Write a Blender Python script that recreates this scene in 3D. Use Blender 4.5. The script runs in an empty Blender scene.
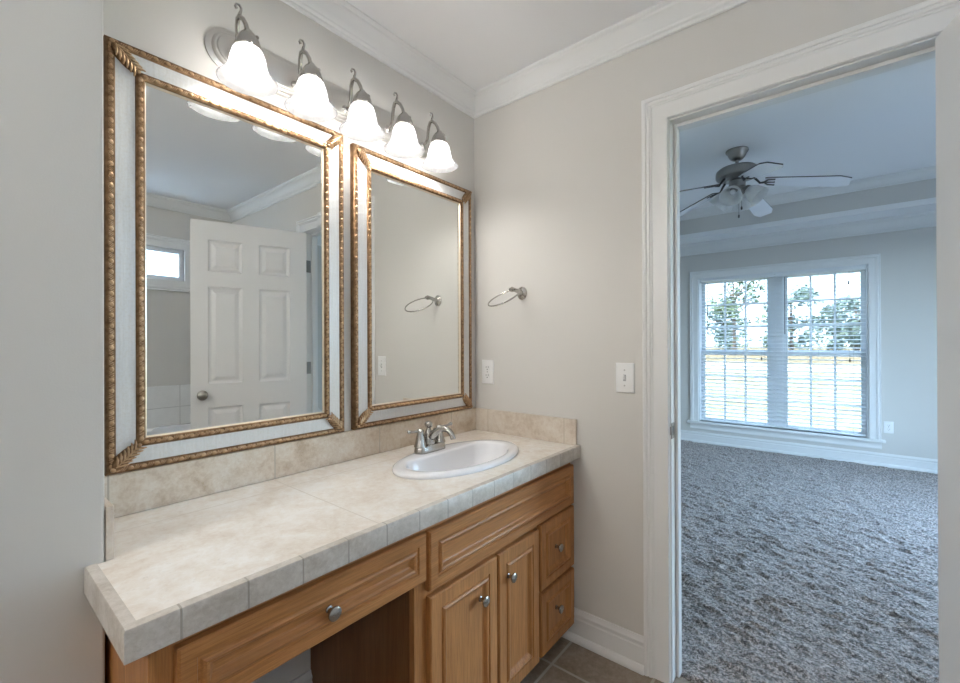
import bpy, bmesh, math, random
import numpy as np
from mathutils import Vector, Matrix
random.seed(7)
S = bpy.context.scene
C = S.collection
PI = math.pi
R = math.radians

# ------------------------------------------------------------------ camera, sky, exposure
YAW, PITCH, ROLL = 0.6855, 0.0017, -0.0039
cam = bpy.data.cameras.new('camera')
cam.sensor_width = 36.0
cam.lens = 435.87 / 960 * 36.0
cam.clip_start = 0.02
cam.clip_end = 500
camo = bpy.data.objects.new('camera', cam)
C.objects.link(camo)
_h = Vector((math.cos(YAW)*math.cos(PITCH), math.sin(YAW)*math.cos(PITCH), math.sin(PITCH)))
_r = Vector((math.sin(YAW), -math.cos(YAW), 0))
_u = _r.cross(_h)
_r2 = _r*math.cos(ROLL) + _u*math.sin(ROLL)
_u2 = -_r*math.sin(ROLL) + _u*math.cos(ROLL)
camo.matrix_world = Matrix(((_r2.x, _u2.x, -_h.x, -1.6671), (_r2.y, _u2.y, -_h.y, -1.3958), (_r2.z, _u2.z, -_h.z, 1.2422), (0, 0, 0, 1)))
S.camera = camo

S.view_settings.view_transform = 'Standard'
S.view_settings.look = 'None'
S.view_settings.gamma = 1.0
S.view_settings.exposure = 1.05

SKY = 10.5            # daylight strength
BULB = 80.0         # lamp bulb radiance
FILL = 33.0          # radiance of the added fill globes
w = bpy.data.worlds.new('sky')
S.world = w
w.use_nodes = True
nt = w.node_tree
nt.nodes.clear()
_out = nt.nodes.new('ShaderNodeOutputWorld')
_bg = nt.nodes.new('ShaderNodeBackground')
_tc = nt.nodes.new('ShaderNodeTexCoord')
_sep = nt.nodes.new('ShaderNodeSeparateXYZ')
_ramp = nt.nodes.new('ShaderNodeValToRGB')
_ramp.color_ramp.elements[0].position = 0.0
_ramp.color_ramp.elements[0].color = (0.60, 0.81, 1.0, 1)
_ramp.color_ramp.elements[1].position = 0.8
_ramp.color_ramp.elements[1].color = (0.40, 0.635, 1.0, 1)
nt.links.new(_tc.outputs['Generated'], _sep.inputs[0])
nt.links.new(_sep.outputs['Z'], _ramp.inputs[0])
nt.links.new(_ramp.outputs[0], _bg.inputs[0])
_bg.inputs[1].default_value = SKY
nt.links.new(_bg.outputs[0], _out.inputs[0])


sun = bpy.data.lights.new('sun', 'SUN')          # over the roof, behind the house
sun.energy = 26.0
sun.angle = R(1.5)
sun.color = (1.0, .93, .80)
suno = bpy.data.objects.new('sun', sun)
suno.rotation_euler = Vector((.58, -.16, -.80)).to_track_quat('-Z', 'Y').to_euler()
C.objects.link(suno)


def portal(name, loc, rot, sx, sy):
    l = bpy.data.lights.new(name, 'AREA')
    l.shape = 'RECTANGLE'
    l.size, l.size_y = sx, sy
    l.cycles.is_portal = True
    o = bpy.data.objects.new(name, l)
    o.location = loc
    o.rotation_euler = rot
    C.objects.link(o)


portal('daylight_portal_east', (4.36, -0.86, 1.14), (0, R(90), 0), 1.85, 1.65)       # faces -x
portal('daylight_portal_south', (2.125, -3.13, 1.225), (R(90), 0, 0), 1.75, 1.85)         # faces +y
portal('daylight_portal_bath', (-0.95, -3.07, 1.9), (R(90), 0, 0), 1.1, 0.26)

# ------------------------------------------------------------------ materials
MATS = {}


def newmat(name):
    m = bpy.data.materials.new(name)
    m.use_nodes = True
    n = m.node_tree
    n.nodes.clear()
    out = n.nodes.new('ShaderNodeOutputMaterial')
    MATS[name] = m
    return m, n, out


def P(n, col=(.8, .8, .8), rough=.5, metal=0., spec=.5, coat=0.):
    b = n.nodes.new('ShaderNodeBsdfPrincipled')
    b.inputs['Base Color'].default_value = (*col, 1)
    b.inputs['Roughness'].default_value = rough
    b.inputs['Metallic'].default_value = metal
    b.inputs['Specular IOR Level'].default_value = spec
    b.inputs['Coat Weight'].default_value = coat
    return b


def coords(n, scale=(1, 1, 1), loc=(0, 0, 0), rot=(0, 0, 0)):
    t = n.nodes.new('ShaderNodeTexCoord')
    mp = n.nodes.new('ShaderNodeMapping')
    mp.inputs['Scale'].default_value = scale
    mp.inputs['Location'].default_value = loc
    mp.inputs['Rotation'].default_value = rot
    n.links.new(t.outputs['Object'], mp.inputs[0])
    return mp.outputs[0]


def noise(n, vec, scale, detail=3, rough=.5, dist=0):
    t = n.nodes.new('ShaderNodeTexNoise')
    t.inputs['Scale'].default_value = scale
    t.inputs['Detail'].default_value = detail
    t.inputs['Roughness'].default_value = rough
    t.inputs['Distortion'].default_value = dist
    n.links.new(vec, t.inputs['Vector'])
    return t.outputs['Fac']


def ramp(n, fac, stops):
    r = n.nodes.new('ShaderNodeValToRGB')
    cr = r.color_ramp
    while len(cr.elements) < len(stops):
        cr.elements.new(.5)
    for e, (p, c) in zip(cr.elements, stops):
        e.position = p
        e.color = (*c, 1) if len(c) == 3 else c
    n.links.new(fac, r.inputs[0])
    return r.outputs[0]


def mix(n, fac, a, b, mode='MIX'):
    m = n.nodes.new('ShaderNodeMix')
    m.data_type = 'RGBA'
    m.blend_type = mode
    for s, i in ((fac, 0), (a, 6), (b, 7)):
        if hasattr(s, 'links'):
            n.links.new(s, m.inputs[i])
        elif isinstance(s, (int, float)):
            m.inputs[i].default_value = s
        else:
            m.inputs[i].default_value = (*s, 1)
    return m.outputs[2]


def bump(n, b, hgt, strength=.2, dist=.01):
    bp = n.nodes.new('ShaderNodeBump')
    bp.inputs['Strength'].default_value = strength
    bp.inputs['Distance'].default_value = dist
    n.links.new(hgt, bp.inputs['Height'])
    n.links.new(bp.outputs[0], b.inputs['Normal'])


def simple(name, col, rough=.5, metal=0., spec=.5, coat=0., nscale=None, bstr=.05, bdist=.002):
    m, n, out = newmat(name)
    b = P(n, col, rough, metal, spec, coat)
    if nscale:
        bump(n, b, noise(n, coords(n), nscale, 3), bstr, bdist)
    n.links.new(b.outputs[0], out.inputs[0])
    return m


simple('paint', (.665, .645, .61), .75, spec=.25, nscale=350, bstr=.08)
simple('ceiling_paint', (.88, .88, .885), .85, spec=.2, nscale=250, bstr=.06)
simple('trim_white', (.80, .80, .79), .32, spec=.5)
simple('door_white', (.82, .82, .82), .38, spec=.5, nscale=60, bstr=.03)
simple('porcelain', (.86, .86, .88), .08, spec=.6, coat=.4)
simple('plastic_white', (.85, .85, .84), .3)
simple('slot_dark', (.03, .03, .03), .5)
simple('screw_metal', (.55, .54, .52), .35, 1.)
simple('blind_white', (.80, .82, .84), .4)
simple('cord_grey', (.45, .46, .46), .7)
simple('tassel_dark', (.10, .09, .08), .5)
simple('drain_chrome', (.6, .6, .6), .15, 1.)
simple('hinge_metal', (.33, .315, .29), .3, 1.)
simple('dark_gap', (.07, .04, .025), .8)
simple('vinyl', (.78, .80, .82), .35)
simple('blade_white', (.84, .84, .87), .25, spec=.5)
simple('blade_edge', (.10, .085, .08), .5)
simple('blade_iron', (.10, .095, .09), .4, .6)
simple('bark', (.12, .09, .07), .9, nscale=8, bstr=.4, bdist=.1)


def brushed(name, col, rough, stretch):
    m, n, out = newmat(name)
    b = P(n, col, rough, 1.)
    f = noise(n, coords(n, stretch), 60, 2)
    bump(n, b, f, .04, .001)
    rr = n.nodes.new('ShaderNodeMapRange')
    rr.inputs['To Min'].default_value = rough - .07
    rr.inputs['To Max'].default_value = rough + .07
    n.links.new(f, rr.inputs[0])
    n.links.new(rr.outputs[0], b.inputs['Roughness'])
    n.links.new(b.outputs[0], out.inputs[0])


brushed('nickel', (.47, .452, .425), .24, (1, 1, 6))
brushed('nickel_plate', (.66, .645, .62), .36, (.2, 6, 6))
brushed('pewter', (.34, .325, .31), .35, (1, 1, 6))


def mk_gold(name, cols, rough):
    m, n, out = newmat(name)
    v = coords(n)
    f = noise(n, v, 70, 4, .6)
    c = ramp(n, f, [(.30, cols[0]), (.5, cols[1]), (.72, cols[2])])
    b = P(n, rough=rough, metal=.8)
    n.links.new(c, b.inputs['Base Color'])
    bump(n, b, noise(n, v, 220, 3), .12, .001)
    n.links.new(b.outputs[0], out.inputs[0])


mk_gold('gold_antique', [(.12, .066, .032), (.20, .115, .058), (.28, .17, .092)], .42)
mk_gold('gold_leaf', [(.34, .21, .11), (.48, .31, .175), (.62, .44, .28)], .28)


def mk_pearl():
    m, n, out = newmat('pearl_panel')
    f = noise(n, coords(n, (1, 1, 1)), 160, 3, .6)
    f2 = noise(n, coords(n, (60, 60, 3)), 4, 3, .6)
    c = ramp(n, f2, [(.3, (.70, .70, .69)), (.7, (.78, .78, .77))])
    c = mix(n, ramp(n, f, [(.45, (0, 0, 0)), (.78, (.4, .4, .4))]), c, (.60, .54, .44))
    b = P(n, rough=.36, metal=.12, spec=.5)
    n.links.new(c, b.inputs['Base Color'])
    bump(n, b, f, .08, .001)
    n.links.new(b.outputs[0], out.inputs[0])


mk_pearl()
simple('fillet', (.72, .64, .52), .35, .3)

m, n, out = newmat('mirror_glass')
g = n.nodes.new('ShaderNodeBsdfGlossy')
g.inputs['Color'].default_value = (.92, .94, .925, 1)
g.inputs['Roughness'].default_value = 0.0
n.links.new(g.outputs[0], out.inputs[0])


def mk_glass(name, tint, gl, rough=0.0, diffuse=0.0, stripes=False):
    m, n, out = newmat(name)
    t = n.nodes.new('ShaderNodeBsdfTransparent')
    t.inputs[0].default_value = (*tint, 1)
    g = n.nodes.new('ShaderNodeBsdfGlossy')
    g.inputs['Roughness'].default_value = rough
    mx = n.nodes.new('ShaderNodeMixShader')
    mx.inputs[0].default_value = gl
    n.links.new(t.outputs[0], mx.inputs[1])
    n.links.new(g.outputs[0], mx.inputs[2])
    last = mx.outputs[0]
    if diffuse:
        d = n.nodes.new('ShaderNodeBsdfTranslucent')
        d.inputs[0].default_value = (.9, .92, .94, 1)
        m2 = n.nodes.new('ShaderNodeMixShader')
        if stripes:
            wv = n.nodes.new('ShaderNodeTexWave')
            wv.bands_direction = 'Z'
            wv.inputs['Scale'].default_value = 14
            wv.inputs['Distortion'].default_value = 5
            wv.inputs['Detail'].default_value = 2
            n.links.new(coords(n, (.6, 1, 1)), wv.inputs[0])
            mr = n.nodes.new('ShaderNodeMapRange')
            mr.inputs['To Min'].default_value = diffuse - .12
            mr.inputs['To Max'].default_value = diffuse + .12
            n.links.new(wv.outputs['Fac'], mr.inputs[0])
            n.links.new(mr.outputs[0], m2.inputs[0])
        else:
            m2.inputs[0].default_value = diffuse
        n.links.new(last, m2.inputs[1])
        n.links.new(d.outputs[0], m2.inputs[2])
        last = m2.outputs[0]
    n.links.new(last, out.inputs[0])


mk_glass('window_glass', (.47, .48, .485), .05)
mk_glass('clear_glass', (.95, .97, .97), .05)
mk_glass('obscure_glass', (.95, .97, .97), .05, .2, .55, True)


def mk_shade(name, trans, c0, c1):
    m, n, out = newmat(name)
    v = coords(n)
    f = noise(n, v, 22, 4, .6, 1.2)
    c = ramp(n, f, [(.35, c0), (.65, c1)])
    tl = n.nodes.new('ShaderNodeBsdfTranslucent')
    n.links.new(c, tl.inputs[0])
    df = P(n, c1, .25)
    a = n.nodes.new('ShaderNodeMixShader')
    a.inputs[0].default_value = .45
    n.links.new(tl.outputs[0], a.inputs[1])
    n.links.new(df.outputs[0], a.inputs[2])
    t = n.nodes.new('ShaderNodeBsdfTransparent')
    b = n.nodes.new('ShaderNodeMixShader')
    b.inputs[0].default_value = trans
    n.links.new(a.outputs[0], b.inputs[1])
    n.links.new(t.outputs[0], b.inputs[2])
    n.links.new(b.outputs[0], out.inputs[0])


mk_shade('alabaster_glass', .42, (.20, .205, .215), (.33, .33, .335))
mk_shade('fan_shade_glass', .05, (.80, .80, .80), (.92, .92, .92))
m, n, out = newmat('bulb_glow')
e = n.nodes.new('ShaderNodeEmission')
e.inputs[0].default_value = (1, .965, .92, 1)
e.inputs[1].default_value = BULB
n.links.new(e.outputs[0], out.inputs[0])


m, n, out = newmat('fill_glow')
e = n.nodes.new('ShaderNodeEmission')
e.inputs[0].default_value = (1, .985, .96, 1)
e.inputs[1].default_value = FILL
n.links.new(e.outputs[0], out.inputs[0])


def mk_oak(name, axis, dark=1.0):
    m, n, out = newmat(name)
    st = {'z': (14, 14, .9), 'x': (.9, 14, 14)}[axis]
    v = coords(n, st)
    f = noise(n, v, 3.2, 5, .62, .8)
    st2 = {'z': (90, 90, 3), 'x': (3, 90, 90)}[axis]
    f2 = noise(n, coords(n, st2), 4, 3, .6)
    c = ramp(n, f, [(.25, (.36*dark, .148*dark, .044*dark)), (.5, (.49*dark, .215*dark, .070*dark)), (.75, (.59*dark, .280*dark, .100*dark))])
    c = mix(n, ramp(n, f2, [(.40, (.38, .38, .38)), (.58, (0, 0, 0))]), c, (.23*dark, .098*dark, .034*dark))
    b = P(n, rough=.46, spec=.4)
    n.links.new(c, b.inputs['Base Color'])
    bump(n, b, f2, .10, .001)
    n.links.new(b.outputs[0], out.inputs[0])


mk_oak('oak_vertical', 'z')
mk_oak('oak_horizontal', 'x')
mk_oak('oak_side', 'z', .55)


def brickmask(n, vec, bw, bh, mortar):
    bt = n.nodes.new('ShaderNodeTexBrick')
    bt.offset = 0.0
    bt.inputs['Scale'].default_value = 1.0
    bt.inputs['Mortar Size'].default_value = mortar
    bt.inputs['Mortar Smooth'].default_value = .3
    bt.inputs['Bias'].default_value = 0
    bt.inputs['Brick Width'].default_value = bw
    bt.inputs['Row Height'].default_value = bh
    n.links.new(vec, bt.inputs['Vector'])
    return bt.outputs['Fac']


def mk_stone(name, cols, bw, bh, mortar, loc=(0, 0, 0), rot=(0, 0, 0), grout=(.62, .55, .47), rough=.35, sc=1.0, pit=.5):
    m, n, out = newmat(name)
    v = coords(n)
    f = noise(n, v, 5*sc, 6, .62, .6)
    mf = n.nodes.new('ShaderNodeMix')
    mf.inputs[0].default_value = .42
    n.links.new(f, mf.inputs[2])
    n.links.new(noise(n, v, 34*sc, 5, .7, .4), mf.inputs[3])
    c = ramp(n, mf.outputs[0], [(.36, cols[0]), (.5, cols[1]), (.62, cols[2])])
    f2 = noise(n, coords(n, (1, 1, 2.2)), 55*sc, 4, .7)
    c = mix(n, ramp(n, f2, [(.60, (0, 0, 0)), (.76, (pit, pit, pit))]), c, tuple(x*.62 for x in cols[0]))
    b = P(n, rough=rough, spec=.45)
    bk = brickmask(n, coords(n, (1, 1, 1), loc, rot), bw, bh, mortar)
    c = mix(n, bk, c, grout)
    n.links.new(c, b.inputs['Base Color'])
    iv = n.nodes.new('ShaderNodeMath')
    iv.operation = 'SUBTRACT'
    iv.inputs[0].default_value = 1
    n.links.new(bk, iv.inputs[1])
    bump(n, b, iv.outputs[0], .5, .001)
    n.links.new(b.outputs[0], out.inputs[0])


TRAV = [(.60, .44, .30), (.73, .62, .50), (.80, .73, .65)]
mk_stone('travertine_top', [(.68, .59, .50), (.79, .735, .665), (.86, .835, .795)], .47, .43, .0018, (1.015+.47*4-.75, .12+.43*3-.29, 0), grout=(.64, .575, .50), sc=1.5, pit=.35)
mk_stone('travertine_splash', [(.54, .41, .29), (.69, .58, .46), (.78, .70, .60)], .41, 2., .0025, (1.008+.41*4-.75, 1, 1), (R(90), 0, 0), grout=(.54, .46, .37), sc=2.6)
mk_stone('travertine_side', [(.54, .44, .345), (.66, .58, .49), (.72, .66, .58)], .41, 2., .0025, (.211+.41*2, 1, 1), (0, 0, R(-90)), grout=(.54, .46, .37), sc=1.6)
mk_stone('travertine_edge', [(.45, .395, .335), (.56, .51, .455), (.65, .605, .55)], .1045, 2., .0020, (.677+.1045*12, 1, 1), (R(90), 0, 0), grout=(.38, .34, .29), sc=3.0)
mk_stone('floor_tile', [(.19, .145, .105), (.27, .215, .165), (.35, .29, .23)], .33, .33, .006, (.19+.33*9, .541+.33*9, 0), grout=(.42, .38, .33), rough=.45, sc=1.4, pit=.3)
mk_stone('wall_tile_white', [(.78, .78, .77), (.82, .82, .81), (.85, .85, .84)], .2, .2, .004, (.62+.2*15, .51+.2*3, 0), (R(90), 0, 0), grout=(.62, .62, .61), rough=.2, pit=.0)


def mk_carpet():
    m, n, out = newmat('carpet_pile')
    v = coords(n)
    f = noise(n, v, 85, 3, .75)
    f2 = noise(n, v, 300, 2, .7)
    c = ramp(n, f, [(.38, (.085, .07, .06)), (.5, (.35, .285, .25)), (.60, (.76, .655, .605))])
    c = mix(n, ramp(n, f2, [(.35, (.5, .5, .5)), (.5, (0, 0, 0))]), c, (.13, .11, .095))
    b = P(n, rough=.95, spec=.05)
    b.inputs['Sheen Weight'].default_value = .5
    b.inputs['Sheen Roughness'].default_value = .5
    n.links.new(c, b.inputs['Base Color'])
    f3 = noise(n, coords(n, (1, .55, 1)), 75, 4, .75)
    bump(n, b, f3, 1.0, .02)
    n.links.new(b.outputs[0], out.inputs[0])


mk_carpet()


def mk_ground(name, c0, c1, sc):
    m, n, out = newmat(name)
    f = noise(n, coords(n), sc, 6, .65)
    c = ramp(n, f, [(.3, c0), (.7, c1)])
    b = P(n, rough=1., spec=.05)
    n.links.new(c, b.inputs['Base Color'])
    n.links.new(b.outputs[0], out.inputs[0])


mk_ground('lawn_grass', (.20, .185, .095), (.30, .27, .16), 1.2)
mk_ground('dry_grass', (.17, .135, .075), (.24, .19, .115), .4)
mk_ground('gravel_pale', (.38, .36, .33), (.46, .44, .41), 2.0)
mk_ground('lawn_darkened', (.030, .030, .034), (.055, .055, .060), 3.0)  # side lawn darkened in place of house shade, keeps warm bounce down
mk_ground('leaf_green', (.11, .155, .095), (.20, .26, .17), 1.0)  # both leaf colours raised paler to stand in for distant haze
mk_ground('leaf_blue', (.11, .16, .135), (.20, .265, .235), 1.0)
M = MATS


# ------------------------------------------------------------------ mesh builder
class MB:
    def __init__(s):
        s.v, s.f = [], []

    def add(s, vs, fs):
        k = len(s.v)
        s.v += [tuple(x) for x in vs]
        s.f += [tuple(i + k for i in f) for f in fs]
        return s

    def box(s, x0, x1, y0, y1, z0, z1):
        vs = [(x, y, z) for z in (z0, z1) for y in (y0, y1) for x in (x0, x1)]
        return s.add(vs, [(0, 2, 3, 1), (4, 5, 7, 6), (0, 1, 5, 4), (2, 6, 7, 3), (0, 4, 6, 2), (1, 3, 7, 5)])

    def obox(s, mat, sx, sy, sz):
        k = len(s.v)
        s.box(-sx/2, sx/2, -sy/2, sy/2, -sz/2, sz/2)
        for i in range(k, len(s.v)):
            s.v[i] = tuple(mat @ Vector(s.v[i]))
        return s

    def loft(s, loops, cap0=True, cap1=True, closed=True):
        n = len(loops[0])
        vs = [p for l in loops for p in l]
        fs = []
        for a in range(len(loops) - 1):
            for i in range(n if closed else n - 1):
                j = (i + 1) % n
                fs.append((a*n + i, a*n + j, (a+1)*n + j, (a+1)*n + i))
        if cap0:
            fs.append(tuple(range(n))[::-1])
        if cap1:
            fs.append(tuple((len(loops)-1)*n + i for i in range(n)))
        return s.add(vs, fs)

    def lathe(s, prof, n=32, mat=None, sx=1., sy=1., cap0=True, cap1=True):
        mat = mat or Matrix()
        loops = [[tuple(mat @ Vector((r*math.cos(2*PI*i/n)*sx, r*math.sin(2*PI*i/n)*sy, z))) for i in range(n)] for r, z in prof]
        return s.loft(loops, cap0, cap1)

    def tube(s, pts, rad, n=10, closed=False):
        pts = [Vector(p) for p in pts]
        m = len(pts)
        rad = rad if isinstance(rad, (list, tuple)) else [rad]*m
        loops = []
        prev = None
        for i in range(m):
            if closed:
                t = (pts[(i+1) % m] - pts[i-1]).normalized()
            else:
                t = (pts[min(i+1, m-1)] - pts[max(i-1, 0)]).normalized()
            if prev is None:
                a = Vector((0, 0, 1)) if abs(t.z) < .9 else Vector((1, 0, 0))
                nrm = t.cross(a).normalized()
            else:
                nrm = (prev - t*prev.dot(t)).normalized()
            prev = nrm
            b = t.cross(nrm)
            loops.append([tuple(pts[i] + rad[i]*(math.cos(2*PI*k/n)*nrm + math.sin(2*PI*k/n)*b)) for k in range(n)])
        if closed:
            loops.append(loops[0])
            return s.loft(loops, False, False)
        return s.loft(loops)

    def ell(s, c, r, mat=None, n=12, m=8):
        mat = mat or Matrix()
        c = Vector(c)
        loops = []
        for j in range(1, m):
            a = PI*j/m
            loops.append([tuple(c + mat @ Vector((r[0]*math.sin(a)*math.cos(2*PI*i/n), r[1]*math.sin(a)*math.sin(2*PI*i/n), -r[2]*math.cos(a)))) for i in range(n)])
        return s.loft(loops)

    def sweep(s, path, prof, fmap, closed=False, capends=True, profclosed=True):
        """path: 2D points; prof: (offset to the left of travel, height); mitred corners."""
        n = len(path)
        P2 = [Vector(p) for p in path]
        loops = []
        for i in range(n):
            dirs = []
            if closed or i > 0:
                dirs.append((P2[i] - P2[i-1]).normalized())
            if closed or i < n-1:
                dirs.append((P2[(i+1) % n] - P2[i]).normalized())
            nr = [Vector((-d.y, d.x)) for d in dirs]
            if len(nr) == 2:
                bis = (nr[0] + nr[1])
                bis = bis / (1 + nr[0].dot(nr[1]))
            else:
                bis = nr[0]
            loops.append([tuple(fmap(P2[i].x + bis.x*o, P2[i].y + bis.y*o, hh)) for o, hh in prof])
        if closed:
            loops.append(loops[0])
            return s.loft(loops, False, False, profclosed)
        return s.loft(loops, capends, capends, profclosed)

    def prism(s, poly, fmap, h0, h1):
        return s.loft([[tuple(fmap(x, y, h0)) for x, y in poly], [tuple(fmap(x, y, h1)) for x, y in poly]])

    def build(s, name, mat, parent=None, origin=None, bevel=0, seg=2, smooth=True, ang=35):
        if parent is not None:
            o0 = Vector(parent.get('_o', (0, 0, 0)))
        else:
            o0 = Vector(origin or (0, 0, 0))
        me = bpy.data.meshes.new(name)
        me.from_pydata([tuple(Vector(v) - o0) for v in s.v], [], s.f)
        bm = bmesh.new()
        bm.from_mesh(me)
        bmesh.ops.recalc_face_normals(bm, faces=bm.faces)
        bm.to_mesh(me)
        bm.free()
        me.materials.append(M[mat])
        if smooth:
            me.shade_smooth()
            me.set_sharp_from_angle(angle=R(ang))
        o = bpy.data.objects.new(name, me)
        C.objects.link(o)
        if parent is not None:
            o.parent = parent
        else:
            o.location = o0
        o['_o'] = tuple(o0)
        if bevel:
            bv = o.modifiers.new('bevel', 'BEVEL')
            bv.width = bevel
            bv.segments = seg
            bv.limit_method = 'ANGLE'
            bv.angle_limit = R(40)
        return o


def thing(name, label, cat, loc, group=None):
    o = bpy.data.objects.new(name, None)
    o.empty_display_size = .05
    C.objects.link(o)
    o.location = loc
    o['_o'] = tuple(loc)
    o['label'] = label
    o['category'] = cat
    if group:
        o['group'] = group
    return o


def tag(o, label, cat, group=None, kind=None):
    o['label'] = label
    o['category'] = cat
    if group:
        o['group'] = group
    if kind:
        o['kind'] = kind
    return o


def struct(o, label=None, cat=None):
    o['kind'] = 'structure'
    if label:
        o['label'] = label
    if cat:
        o['category'] = cat
    return o


XY = lambda z0: (lambda a, b, h: (a, b, z0 + h))


def copy_tree(root, delta, label, group=None):
    c = root.copy()
    C.objects.link(c)
    c.location = Vector(root.location) + Vector(delta)
    c['label'] = label
    if group:
        c['group'] = group
    for ch in list(root.children):
        d = ch.copy()
        C.objects.link(d)
        d.parent = c
        for g in list(ch.children):
            k = g.copy()
            C.objects.link(k)
            k.parent = d
    return c


# ------------------------------------------------------------------ the rooms
CEIL = 2.44
OY0, OY1, OZ = -.930, -1.642, 2.047       # doorway opening
SX, SY = -1.469, -.272                    # stub wall corner
YB, XL = -2.945, -2.9                     # bathroom back and left wall
WX = 4.2                                  # bedroom window wall
BY0, BY1 = 1.4, -3.0                      # bedroom side walls
TOP = 2.9

b = MB().box(SX, 0, 0, .12, 0, CEIL + .06)
struct(b.build('wall_mirror', 'paint', smooth=False), 'greige wall behind the two gold mirrors and vanity', 'wall')
b = MB().box(XL - .1, SX, SY, .12, 0, CEIL + .06)
struct(b.build('wall_stub', 'paint', smooth=False, bevel=.006, seg=3), 'grey wall end at far left, in front of the counter', 'wall')
b = MB()
b.box(0, .115, OY0 + .012, BY0 + .12, 0, TOP)
b.box(0, .115, BY1 - .12, OY1 - .012, 0, TOP)
b.box(0, .115, OY1 - .012, OY0 + .012, OZ + .012, TOP)
struct(b.build('wall_doorway', 'paint', smooth=False), 'greige wall with the doorway, towel ring and switch', 'wall')


def wall_with_hole(axis, p0, p1, a0, a1, z0, z1, h):   # hole h = (a0, a1, z0, z1)
    b = MB()
    ha0, ha1, hz0, hz1 = h
    for u0, u1, v0, v1 in ((a0, ha0, z0, z1), (ha1, a1, z0, z1), (ha0, ha1, z0, hz0), (ha0, ha1, hz1, z1)):
        if axis == 'x':
            b.box(p0, p1, u0, u1, v0, v1)
        else:
            b.box(u0, u1, p0, p1, v0, v1)
    return b


W1 = (-1.645, -.078, .262, 2.012)          # window_1 opening (y0,y1,z0,z1)
W2 = (-1.50, -.385, 1.772, 2.035)          # bath window (x0,x1,z0,z1)
W3 = (1.25, 3.0, .30, 2.15)                 # unseen bedroom side window, added for daylight
struct(wall_with_hole('x', WX, WX + .16, BY1 - .12, BY0 + .12, -.1, TOP, W1).build('wall_window', 'paint', smooth=False), 'bedroom wall around the double window', 'wall')
struct(wall_with_hole('y', YB - .12, YB, XL - .1, 0, 0, CEIL + .06, W2).build('wall_back', 'paint', smooth=False), 'grey bathroom wall above the tub, seen in the mirror', 'wall')
struct(MB().box(XL - .1, XL, YB - .12, SY, 0, CEIL + .06).build('wall_left', 'paint', smooth=False), 'bathroom side wall', 'wall')
struct(wall_with_hole('y', BY1 - .12, BY1, .115, WX, -.1, TOP, W3).build('wall_bedroom_south', 'paint', smooth=False), 'bedroom side wall', 'wall')
struct(MB().box(.115, WX, BY0, BY0 + .12, -.1, TOP).build('wall_bedroom_north', 'paint', smooth=False), 'bedroom side wall opposite', 'wall')

struct(MB().box(XL - .1, .05, YB - .12, .12, -.1, 0).build('floor', 'floor_tile', smooth=False), 'brown square floor tiles of the bathroom', 'floor')
struct(MB().box(XL - .1, 0, YB - .12, .12, CEIL, CEIL + .06).build('ceiling', 'ceiling_paint', smooth=False), 'white bathroom ceiling', 'ceiling')

# bedroom tray ceiling
TI = .41
TZ = 2.745
b = MB()
x0, x1, y0, y1 = .115, WX, BY1, BY0
for a in ((x0, x0 + TI, y0, y1), (x1 - TI, x1, y0, y1), (x0 + TI, x1 - TI, y0, y0 + TI), (x0 + TI, x1 - TI, y1 - TI, y1)):
    b.box(*a, CEIL, CEIL + .05)
struct(b.build('ceiling_soffit', 'ceiling_paint', smooth=False), 'white soffit ring of the bedroom tray ceiling', 'ceiling')
b = MB()
T0, T1, T2, T3 = x0 + TI, x1 - TI, y0 + TI, y1 - TI
b.box(T0 - .04, T0, T2 - .04, T3 + .04, CEIL + .05, TZ)
b.box(T1, T1 + .04, T2 - .04, T3 + .04, CEIL + .05, TZ)
b.box(T0, T1, T2 - .04, T2, CEIL + .05, TZ)
b.box(T0, T1, T3, T3 + .04, CEIL + .05, TZ)
struct(b.build('wall_tray', 'paint', smooth=False), 'grey upright band inside the bedroom tray ceiling', 'wall')
struct(MB().box(x0 - .1, x1 + .1, y0 - .1, y1 + .1, TZ, TZ + .08).build('ceiling_tray', 'ceiling_paint', smooth=False), 'raised white bedroom ceiling with the fan', 'ceiling')

# crown mouldings
CROWN = [(0, -.083), (.010, -.083), (.0125, -.078), (.0125, -.071), (.020, -.066), (.022, -.060), (.026, -.057), (.034, -.045), (.044, -.033), (.056, -.025), (.060, -.022), (.062, -.014), (.068, -.011), (.072, -.006), (.072, 0), (0, 0)]
bath_poly = [(0, YB), (0, 0), (SX, 0), (SX, SY), (XL, SY), (XL, YB)]      # counter-clockwise: interior on the left
struct(MB().sweep(bath_poly, CROWN, XY(CEIL), True).build('trim_1', 'trim_white', ang=25), 'white crown moulding around the bathroom ceiling', 'crown moulding')
CR2 = [(o*1.45, z*1.55) for o, z in CROWN]
bed_poly = [(x0, y0), (x1, y0), (x1, y1), (x0, y1)]
struct(MB().sweep(bed_poly, CR2, XY(CEIL), True).build('trim_2', 'trim_white', ang=25), 'lower white crown moulding around the bedroom wall', 'crown moulding')
tray_poly = [(T0, T2), (T1, T2), (T1, T3), (T0, T3)]
struct(MB().sweep(tray_poly, [(o*1.1, z*1.05) for o, z in CROWN], XY(TZ), True).build('trim_3', 'trim_white', ang=25), 'upper white crown moulding inside the bedroom tray', 'crown moulding')

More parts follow.
